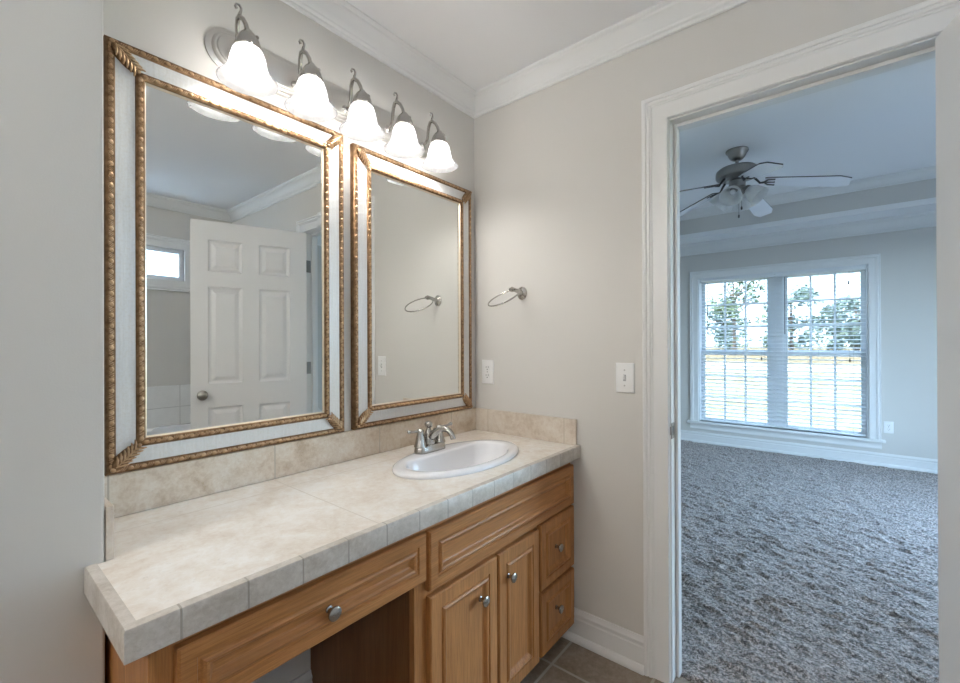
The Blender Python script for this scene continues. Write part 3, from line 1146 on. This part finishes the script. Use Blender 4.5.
lp = [stad2(.4470, .0620, -.0005), stad2(.4470, .0620, -.006), stad2(.4370, .0580, -.010), stad2(.4320, .0530, -.011), stad2(.4295, .0505, -.015), stad2(.4250, .0460, -.018), stad2(.4210, .0420, -.0185), stad2(.4180, .0390, -.022), stad2(.4130, .0340, -.024)]
MB().loft(lp).build('backplate', 'nickel_plate', vl, ang=25)
LY = -.1255
for k in range(5):
    lx = VX + (k - 2)*.1895
    T = Matrix.Translation((lx, LY, 0))
    # arm: boss on the plate, scrolled arch to the lamp cap, hooked finial
    b = MB()
    b.lathe([(.001, 0), (.014, 0), (.014, .004), (.009, .008), (.006, .012), (.001, .013)], 16, Matrix.Translation((lx, -.023, VZ - .02)) @ Matrix.Rotation(R(90), 4, 'X'))
    arc = [(lx, -.030, VZ - .018), (lx, -.044, VZ - .014), (lx, -.055, VZ), (lx - .003, -.062, VZ + .022), (lx - .007, -.071, VZ + .044), (lx - .010, -.083, VZ + .058), (lx - .010, -.097, VZ + .058), (lx - .007, -.110, VZ + .046), (lx - .003, -.119, VZ + .028), (lx, -.124, VZ + .006)]
    b.tube(arc, [.0050, .0050, .0055, .0062, .0066, .0066, .0066, .0064, .0062, .0062], 10)
    am = b.build('arm', 'nickel', vl)
    b = MB()
    b.lathe([(.036, 2.062), (.037, 2.066), (.0345, 2.069), (.0325, 2.078), (.028, 2.091), (.020, 2.104), (.013, 2.111), (.010, 2.116), (.001, 2.118)], 28, T)
    for q in range(3):
        a = R(20 + 120*q)
        b.ell((lx + .039*math.cos(a), LY + .039*math.sin(a), 2.066), (.0035, .0035, .0035), None, 8, 6)
    b.build('lamp_cap', 'nickel', am)
    b = MB()
    fy_ = -.091
    fx_ = lx - .010
    hk = [(fx_, fy_, VZ + .056), (fx_ + .001, fy_, VZ + .066), (fx_ + .005, fy_, VZ + .077), (fx_ + .006, fy_, VZ + .087), (fx_ + .001, fy_, VZ + .094), (fx_ - .007, fy_, VZ + .092), (fx_ - .010, fy_, VZ + .085), (fx_ - .006, fy_, VZ + .080)]
    b.tube(hk, [.0062, .0048, .0040, .0036, .0034, .0034, .0036, .0044], 8)
    b.build('finial', 'nickel', am)
    MB().ell((lx + .022, LY - .006, 2.106), (.0055, .0055, .0055), None, 9, 6).build('thumb_screw', 'nickel', am)
    # bell shade
    pr = [(.033, 2.064), (.0375, 2.060), (.042, 2.051), (.0455, 2.038), (.0480, 2.024), (.051, 2.011), (.0555, 2.000), (.062, 1.990), (.0685, 1.9825), (.0765, 1.977), (.078, 1.974)]
    inn = [(r_ - .0028, z_ - .0005) for r_, z_ in pr]
    b = MB()
    b.lathe(pr + inn[::-1], 40, T, cap0=False, cap1=False)
    sh = b.build('shade', 'alabaster_glass', vl, ang=60)
    b = MB()
    b.ell((lx, LY, 2.012), (.022, .022, .026), None, 14, 9)
    b.build('bulb', 'bulb_glow', sh)

# ------------------------------------------------------------------ towel ring
RCt = Vector((-.141, -.282, 1.435))
Rn = Vector((-.519, .113, .847)).normalized()
tr = thing('towel_ring', 'brushed nickel towel ring on the wall right of the corner mirror', 'towel ring', (0, -.284, 1.465))
b = MB()
b.lathe([(.001, .0005), (.026, .0005), (.026, .004), (.022, .008), (.014, .012), (.012, .014)], 24, Matrix.Translation((0, -.284, 1.465)) @ Matrix.Rotation(R(-90), 4, 'Y'), sy=1., sx=1.15)
b.build('wall_mount', 'nickel', tr)
# the ring end nearest the wall
e1 = Rn.cross(Vector((0, 1, 0))).normalized()
if e1.x < 0:
    e1 = -e1
e2 = Rn.cross(e1).normalized()
near = RCt + e1*.074
b = MB()
b.tube([(-.010, -.284, 1.466), (-.03, -.284, 1.470), tuple(near + Vector((-.004, 0, .006))), tuple(near + Vector((-.016, 0, 0)))], [.0125, .0095, .0085, .0075], 14)
b.ell(tuple(near), (.010, .013, .010), None, 12, 8)
b.build('post', 'nickel', tr)
b = MB()
b.tube([tuple(RCt + .074*(math.cos(2*PI*i/64)*e1 + math.sin(2*PI*i/64)*e2)) for i in range(64)], .0032, 10, True)
b.build('ring', 'nickel', tr)


# ------------------------------------------------------------------ outlets and switch
def wallplate(fm, name, label, cat, duplex, loc):
    """fm(a, h, z): a along the wall, h out of the wall"""
    root = thing(name, label, cat, loc)
    ah, zh = .036, .058
    lp = []
    for i, hh in ((0, .0005), (0, .003), (.003, .0055), (.006, .0062)):
        lp.append([fm(-ah + i, hh, -zh + i), fm(ah - i, hh, -zh + i), fm(ah - i, hh, zh - i), fm(-ah + i, hh, zh - i)])
    MB().loft(lp).build('cover_plate', 'plastic_white', root, ang=25)
    if duplex:
        for zc in (.0195, -.0195):
            q = []
            for i in range(24):
                a = 2*PI*i/24
                q.append((max(-.0135, min(.0135, .0175*math.cos(a))), .0145*math.sin(a) + zc))
            b = MB().loft([[fm(a, .006, z) for a, z in q], [fm(a, .0078, z) for a, z in q]])
            rc = b.build('receptacle', 'plastic_white', root, ang=30)
            b = MB()
            for aa, hgt2 in ((-.0063, .0045), (.0063, .0038)):
                qq = [(aa - .0011, zc + .004 - hgt2), (aa + .0011, zc + .004 - hgt2), (aa + .0011, zc + .004 + hgt2), (aa - .0011, zc + .004 + hgt2)]
                b.loft([[fm(a, .0074, z) for a, z in qq], [fm(a, .0081, z) for a, z in qq]])
            qq = [(.0025*math.cos(2*PI*i/10), zc - .0075 + .0028*math.sin(2*PI*i/10)) for i in range(10)]
            b.loft([[fm(a, .0074, z) for a, z in qq], [fm(a, .0081, z) for a, z in qq]])
            b.build('slot', 'slot_dark', rc)
        scr = (0.0,)
    else:
        qq = [(-.0055, -.0125), (.0055, -.0125), (.0055, .0125), (-.0055, .0125)]
        MB().loft([[fm(a, .0058, z) for a, z in qq], [fm(a, .0066, z) for a, z in qq]]).build('toggle_slot', 'cord_grey', root)
        b = MB()
        b.loft([[fm(-.0042, .006, -.007), fm(.0042, .006, -.007), fm(.0042, .006, .006), fm(-.0042, .006, .006)],
                [fm(-.0034, .018, .004), fm(.0034, .018, .004), fm(.0034, .018, .011), fm(-.0034, .018, .011)]])
        b.build('toggle', 'plastic_white', root, bevel=.001)
        scr = (-.030, .030)
    for zc in scr:
        qq = [(.0032*math.cos(2*PI*i/12), zc + .0032*math.sin(2*PI*i/12)) for i in range(12)]
        MB().loft([[fm(a, .006, z) for a, z in qq], [fm(a, .0074, z) for a, z in qq]]).build('screw', 'screw_metal', root)
    return root


wallplate(lambda a, hh, z: (-hh, -.083 + a, 1.0985 + z), 'wall_outlet', 'white duplex outlet above the counter beside the corner mirror', 'outlet', True, (0, -.083, 1.0985))
wallplate(lambda a, hh, z: (-hh, -.760 + a, 1.102 + z), 'light_switch', 'white toggle light switch next to the doorway casing', 'light switch', False, (0, -.760, 1.102))
wallplate(lambda a, hh, z: (WX - hh, -1.790 + a, .388 + z), 'wall_outlet', 'white outlet low on the bedroom wall right of the window', 'outlet', True, (WX, -1.790, .388))

# ------------------------------------------------------------------ blinds
def blind(ya, yb, label):
    xc = WX + .046
    root = thing('window_blind', label, 'blind', (xc, (ya+yb)/2, wz1), 'white slatted blinds in the bedroom window')
    b = MB()
    b.box(xc - .027, xc + .027, ya, yb, wz1 - .045, wz1 - .0125)
    b.build('head_rail', 'blind_white', root, bevel=.002)
    b = MB()
    b.box(xc - .034, xc - .028, ya - .0, yb + .0, wz1 - .046, wz1 - .0125)
    b.build('valance', 'blind_white', root, bevel=.002)
    b = MB()
    zt, zb_ = wz1 - .068, wz0 + .045
    nS = int(round((zt - zb_)/.0430))
    for i in range(nS):
        z = zt - i*(zt - zb_)/nS
        lo = []
        for q in range(7):
            t = -1 + 2*q/6
            lo.append((xc + .025*t, .0022*(1 - t*t) + .0032*t, ))
        top = [(x_, z + dz) for x_, dz in lo]
        bot = [(x_, z + dz - .0024) for x_, dz in lo[::-1]]
        pl = top + bot
        b.loft([[(x_, ya + .004, z_) for x_, z_ in pl], [(x_, yb - .004, z_) for x_, z_ in pl]])
    b.build('slats', 'blind_white', root, ang=40)
    b = MB()
    b.box(xc - .025, xc + .025, ya + .004, yb - .004, wz0 + .006, wz0 + .022)
    b.build('bottom_rail', 'blind_white', root, bevel=.003)
    for fr in (.13, .5, .87):
        yy = ya + (yb - ya)*fr
        c = MB()
        for xx in (xc - .0262, xc + .0262):
            c.tube([(xx, yy, wz0 + .02), (xx, yy, wz1 - .04)], .0008, 5)
        c.build('ladder_cord', 'cord_grey', root)
    # tilt wand on the north side, lift cord with tassels on the south side
    yy = yb - .088
    c = MB()
    c.tube([(xc - .034, yy, wz1 - .06), (xc - .036, yy, 1.36), (xc - .036, yy, 1.32)], [.0035, .0042, .005], 8)
    c.build('tilt_wand', 'tassel_dark', root)
    for k, (yy, zz) in enumerate(((ya + .135, 1.86), (ya + .128, 1.06))):
        c = MB()
        c.tube([(xc - .034, yy, wz1 - .05), (xc - .035, yy, zz)], .0011, 6)
        c.build('lift_cord', 'cord_grey', root)
        c = MB()
        c.lathe([(.002, 0), (.006, -.004), (.008, -.02), (.0085, -.034), (.004, -.038), (.001, -.038)], 12, Matrix.Translation((xc - .035, yy, zz)))
        c.build('tassel', 'tassel_dark', root)
    return root


blind(-.862, wy1 - .015, 'white open slat blind in the left half of the bedroom window')
blind(wy0 + .015, -.866, 'white open slat blind in the right half of the bedroom window')

# ------------------------------------------------------------------ ceiling fan
FCX, FCY = 2.273, -.796
fan = thing('ceiling_fan', 'pewter ceiling fan with five pale blades under the bedroom tray ceiling', 'ceiling fan', (FCX, FCY, TZ))
FT = Matrix.Translation((FCX, FCY, 0))
MB().lathe([(.079, 2.7445), (.080, 2.735), (.075, 2.726), (.068, 2.720), (.060, 2.700), (.052, 2.686), (.044, 2.676), (.036, 2.670), (.022, 2.664), (.001, 2.662)], 32, FT).build('canopy', 'pewter', fan)
MB().lathe([(.013, 2.668), (.013, 2.62), (.024, 2.612), (.024, 2.600)], 16, FT).build('down_rod', 'pewter', fan)
MB().lathe([(.001, 2.622), (.040, 2.622), (.085, 2.616), (.125, 2.602), (.146, 2.585), (.150, 2.572), (.150, 2.540), (.143, 2.528), (.120, 2.520), (.085, 2.515), (.075, 2.505), (.001, 2.505)], 40, FT).build('motor_housing', 'pewter', fan)
MB().lathe([(.045, 2.508), (.058, 2.500), (.058, 2.455), (.050, 2.448), (.052, 2.440), (.046, 2.425), (.028, 2.415), (.012, 2.408), (.001, 2.406)], 28, FT).build('switch_housing', 'pewter', fan)
hd2 = Vector((math.cos(YAW), math.sin(YAW), 0))
rt2 = Vector((math.sin(YAW), -math.cos(YAW), 0))
for k in range(5):
    a = R(41 + 72*k)
    dv = rt2*math.cos(a) + hd2*math.sin(a)
    tv = Vector((-dv.y, dv.x, 0))
    drp = math.atan2(.105, .55)
    dd = (dv*math.cos(drp) - Vector((0, 0, math.sin(drp)))).normalized()
    pit = R(-13)
    cz = dd.cross(tv)
    tt = (tv*math.cos(pit) + cz*math.sin(pit)).normalized()
    nn = dd.cross(tt)
    o0 = Vector((FCX, FCY, 2.500))
    b = MB()
    pl = [(.185, -.050), (.20, -.056), (.635, -.072), (.70, -.046), (.70, .046), (.635, .072), (.20, .056), (.185, .050)]
    b.loft([[tuple(o0 + dd*s_ + tt*t_ + nn*q) for s_, t_ in pl] for q in (-.004, .004)])
    bl = b.build('blade', 'blade_white', fan, smooth=False)
    bl.data.materials.append(M['blade_edge'])
    for p in bl.data.polygons:
        if len(p.vertices) == 4:
            p.material_index = 1
    b = MB()
    pts = [o0 + dv*.105 + Vector((0, 0, .016)), o0 + dv*.13 + Vector((0, 0, -.012)), o0 + dd*.155 - nn*.012, o0 + dd*.185 - nn*.007]
    b.tube([tuple(p) for p in pts], [.009, .008, .008, .008], 8)
    for sg in (-1, 0, 1):
        q0 = o0 + dd*.18 - nn*.006
        q1 = o0 + dd*.205 + tt*sg*.034 - nn*.006
        q2 = o0 + dd*.245 + tt*sg*.040 - nn*.006
        b.tube([tuple(q0), tuple(q1), tuple(q2)], [.006, .006, .004], 8)
        b.ell(tuple(q2), (.008, .008, .005), None, 8, 6)
    b.build('blade_iron', 'blade_iron', bl)
for k in range(4):
    a = R(-137 + 90*k)
    dv = rt2*math.cos(a) + hd2*math.sin(a)
    ax = (dv*.72 - Vector((0, 0, .70))).normalized()
    side = ax.cross(Vector((0, 0, 1))).normalized()
    up = side.cross(ax)
    base = Vector((FCX, FCY, 2.432)) + dv*.062
    mm = Matrix.Translation(base) @ Matrix((side, up, ax)).transposed().to_4x4()
    arm = MB()
    arm.tube([tuple(Vector((FCX, FCY, 2.438)) + dv*.03), tuple(base + ax*.012)], [.012, .014], 10)
    arm.lathe([(.024, -.004), (.030, .004), (.031, .018), (.029, .020)], 20, mm)
    am = arm.build('lamp_socket', 'pewter', fan)
    sh = MB()
    pr = [(.026, .012), (.032, .022), (.046, .040), (.058, .062), (.065, .085), (.069, .104), (.077, .122), (.081, .128)]
    sh.lathe(pr + [(r_ - .003, z_ + .001) for r_, z_ in pr[::-1]], 32, mm, cap0=False, cap1=False)
    sh.build('lamp_shade', 'fan_shade_glass', am, ang=60)
    bb = MB()
    bb.ell(tuple(base + ax*.06), (.022, .022, .022), None, 12, 8)
    bb.build('bulb', 'porcelain', am)
for dx_, zl, in ((.0, 2.235), (.022, 2.30)):
    b = MB()
    cx_, cy_ = FCX + rt2.x*dx_ - hd2.x*.02, FCY + rt2.y*dx_ - hd2.y*.02
    b.tube([(cx_, cy_, 2.42), (cx_, cy_, zl)], .0016, 6)
    b.lathe([(.001, 0), (.004, -.002), (.0075, -.012), (.0075, -.024), (.003, -.030), (.001, -.030)], 10, Matrix.Translation((cx_, cy_, zl)))
    b.build('pull_chain', 'blade_iron', fan)

# ------------------------------------------------------------------ tub corner (seen in the large mirror)
TUBZ = .56
tile = MB()
tile.box(XL + .001, -.001, YB + .0005, YB + .011, TUBZ, .892)
tile.box(-.0115, -.001, YB + .011, -2.10, TUBZ, .892)
tl = tile.build('wall_tile', 'wall_tile_white', smooth=False)
struct(tl, 'white square wall tiles above the bathtub', 'tile')
tb = thing('bathtub', 'white tub built in under the high window, seen in the mirror', 'bathtub', (-.95, -2.52, 0))
bx0, bx1, by0, by1 = -1.75, -.012, YB + .012, -2.10
b = MB()


def rrect(i, z, rad=.12, n=6):
    r = []
    X0, X1, Y0, Y1 = bx0 + i, bx1 - i, by0 + i, by1 - i
    rd = max(.004, rad)
    for cx_, cy_, a0 in ((X1 - rd, Y1 - rd, 0), (X0 + rd, Y1 - rd, 90), (X0 + rd, Y0 + rd, 180), (X1 - rd, Y0 + rd, 270)):
        for k in range(n + 1):
            a = R(a0 + 90*k/n)
            r.append((cx_ + rd*math.cos(a), cy_ + rd*math.sin(a), z))
    return r


b.loft([rrect(.012, 0, .005), rrect(.012, TUBZ - .03, .005), rrect(0, TUBZ - .025, .01), rrect(0, TUBZ - .004, .01), rrect(.004, TUBZ, .012), rrect(.085, TUBZ, .14), rrect(.10, TUBZ - .012, .14), rrect(.14, .25, .16), rrect(.20, .17, .14), rrect(.30, .15, .06)], True, True)
b.build('tub_shell', 'porcelain', tb, ang=40)
b = MB()
b.lathe([(.001, .003), (.02, .003), (.024, 0), (.024, -.004)], 20, Matrix.Translation((-.45, -2.52, .151)))
b.build('drain', 'drain_chrome', tb)

# ------------------------------------------------------------------ unseen fill globes added to brighten the bathroom
def fill_globe(yy, zz, rg, label):
    lx_ = XL + rg + .04
    root = thing('fill_light', label, 'fill light', (XL, yy, zz - .12), 'added fill globes on the bathroom side wall')
    MB().lathe([(.001, .0005), (.055, .0005), (.055, .010), (.045, .018), (.012, .022), (.001, .023)], 28, Matrix.Translation((XL, yy, zz - .12)) @ Matrix.Rotation(R(90), 4, 'Y')).build('fill_plate', 'nickel', root)
    b = MB()
    b.tube([(XL + .018, yy, zz - .12), (XL + .05, yy, zz - rg - .05), (lx_ - .01, yy, zz - rg - .05), (lx_, yy, zz - rg - .035)], .009, 10)
    b.lathe([(.02, -rg - .045), (rg*.45, -rg - .02), (rg*.48, -rg*.88), (rg*.44, -rg*.88)], 24, Matrix.Translation((lx_, yy, zz)))
    b.build('arm', 'nickel', root)
    MB().ell((lx_, yy, zz), (rg, rg, rg), None, 28, 16).build('fill_glass_globe', 'fill_glow', root)


fill_globe(-.47, 2.02, .10, 'added fill light, white globe near the grey wall end, out of view')
fill_globe(-2.25, 2.02, .058, 'added fill light, smaller white globe beside the tub, out of view')

# ------------------------------------------------------------------ outdoors
GZ0 = -.30
struct(MB().box(WX + .16, 26, -60, 90, GZ0 - .2, GZ0).build('lawn', 'lawn_grass', smooth=False), 'pale lawn outside the bedroom window', 'lawn')
struct(MB().box(-25, WX + .16, -60, BY1 - .12, GZ0 - .2, GZ0).build('side_lawn', 'lawn_darkened', smooth=False), 'side lawn out of view, darkened in place of house shade', 'lawn_darkened')
struct(MB().box(26, 33, -60, 90, GZ0 - .2, GZ0 + .01).build('road', 'gravel_pale', smooth=False), 'pale road beyond the lawn outside the window', 'road')
struct(MB().box(33, 160, -160, 220, GZ0 - .2, GZ0 + .02).build('field', 'dry_grass', smooth=False), 'dry tan field beyond the road', 'field')


def tree(x, y, hgt_, rad, ml, label, lo=.22, nleaf=900, seed=0):
    rnd = random.Random(seed)
    root = thing('tree', label, 'tree', (x, y, GZ0), 'trees beyond the field')
    b = MB()
    b.tube([(x, y, GZ0), (x + .1, y, GZ0 + hgt_*.35), (x, y + .1, GZ0 + hgt_*.8)], [rad*.07, rad*.05, rad*.015], 8)
    for k in range(6):
        a = rnd.uniform(0, 6.28)
        z = GZ0 + hgt_*rnd.uniform(.3, .65)
        b.tube([(x, y, z), (x + math.cos(a)*rad*.4, y + math.sin(a)*rad*.4, z + hgt_*.12), (x + math.cos(a)*rad*.7, y + math.sin(a)*rad*.7, z + hgt_*.16)], [rad*.03, rad*.02, rad*.008], 6)
    b.build('trunk', 'bark', root)
    clumps = []
    for k in range(16):
        a = rnd.uniform(0, 6.28)
        t = rnd.uniform(lo, .93)
        rr = rad*math.sqrt(max(.05, 1 - ((t - .55)/.5)**2))*rnd.uniform(.2, .8)
        clumps.append((x + math.cos(a)*rr, y + math.sin(a)*rr, GZ0 + hgt_*t, rad*rnd.uniform(.25, .42)))
    l = MB()
    for k in range(nleaf):
        cx_, cy_, cz_, cr = rnd.choice(clumps)
        d_ = Vector((rnd.gauss(0, 1), rnd.gauss(0, 1), rnd.gauss(0, .8))).normalized()*cr*rnd.uniform(.5, 1.0)
        p_ = Vector((cx_, cy_, cz_)) + d_
        e1_ = Vector((rnd.gauss(0, 1), rnd.gauss(0, 1), rnd.gauss(0, 1))).normalized()
        e2_ = e1_.cross(Vector((rnd.gauss(0, 1), rnd.gauss(0, 1), rnd.gauss(0, 1)))).normalized()
        q = rnd.uniform(.16, .34)*rad/3.5
        l.add([tuple(p_ - e1_*q), tuple(p_ + e2_*q*.5), tuple(p_ + e1_*q), tuple(p_ - e2_*q*.5)], [(0, 1, 2, 3)])
    l.build('leaves', ml, root, smooth=False)
    return root


TREES = [
    (63, 17.2, 12.5, 4.4, 'leaf_green', 'tall leafy tree in the upper left window panes', .14, 1500),
    (60, 8.4, 11.5, 3.4, 'leaf_green', 'loose leafy tree beside the window mullion', .14, 1300),
    (50, 13.3, 5.2, 2.3, 'leaf_blue', 'low dark round tree in front of the tall one on the left', .1, 900),
    (66, 3.0, 8.2, 3.6, 'leaf_blue', 'bluish tree just right of the window mullion', .1, 1300),
    (64, -3.2, 7.6, 3.4, 'leaf_blue', 'bluish tree in the middle of the right window', .1, 1300),
    (70, -8.2, 6.6, 3.6, 'leaf_green', 'low spreading tree at the right edge of the window', .1, 1100),
    (84, 13.5, 7.4, 4.0, 'leaf_blue', 'hazy round tree far behind the tall left tree', .06, 1300),
    (86, -1.2, 8.0, 4.2, 'leaf_blue', 'hazy round tree far behind the right window panes', .06, 1300),
    (88, -13.5, 7.6, 4.2, 'leaf_green', 'distant tree furthest towards the window edge', .06, 1100),
    (90, 22.5, 9.0, 4.6, 'leaf_green', 'distant tree behind the left window frame', .06, 1100),
    (75, 5.4, 6.0, 3.2, 'leaf_green', 'low tree far behind the window mullion', .1, 900),
]
for i, t in enumerate(TREES):
    tree(*t[:6], lo=t[6], nleaf=t[7], seed=i)

for o in list(bpy.data.objects):
    if '_o' in o:
        del o['_o']
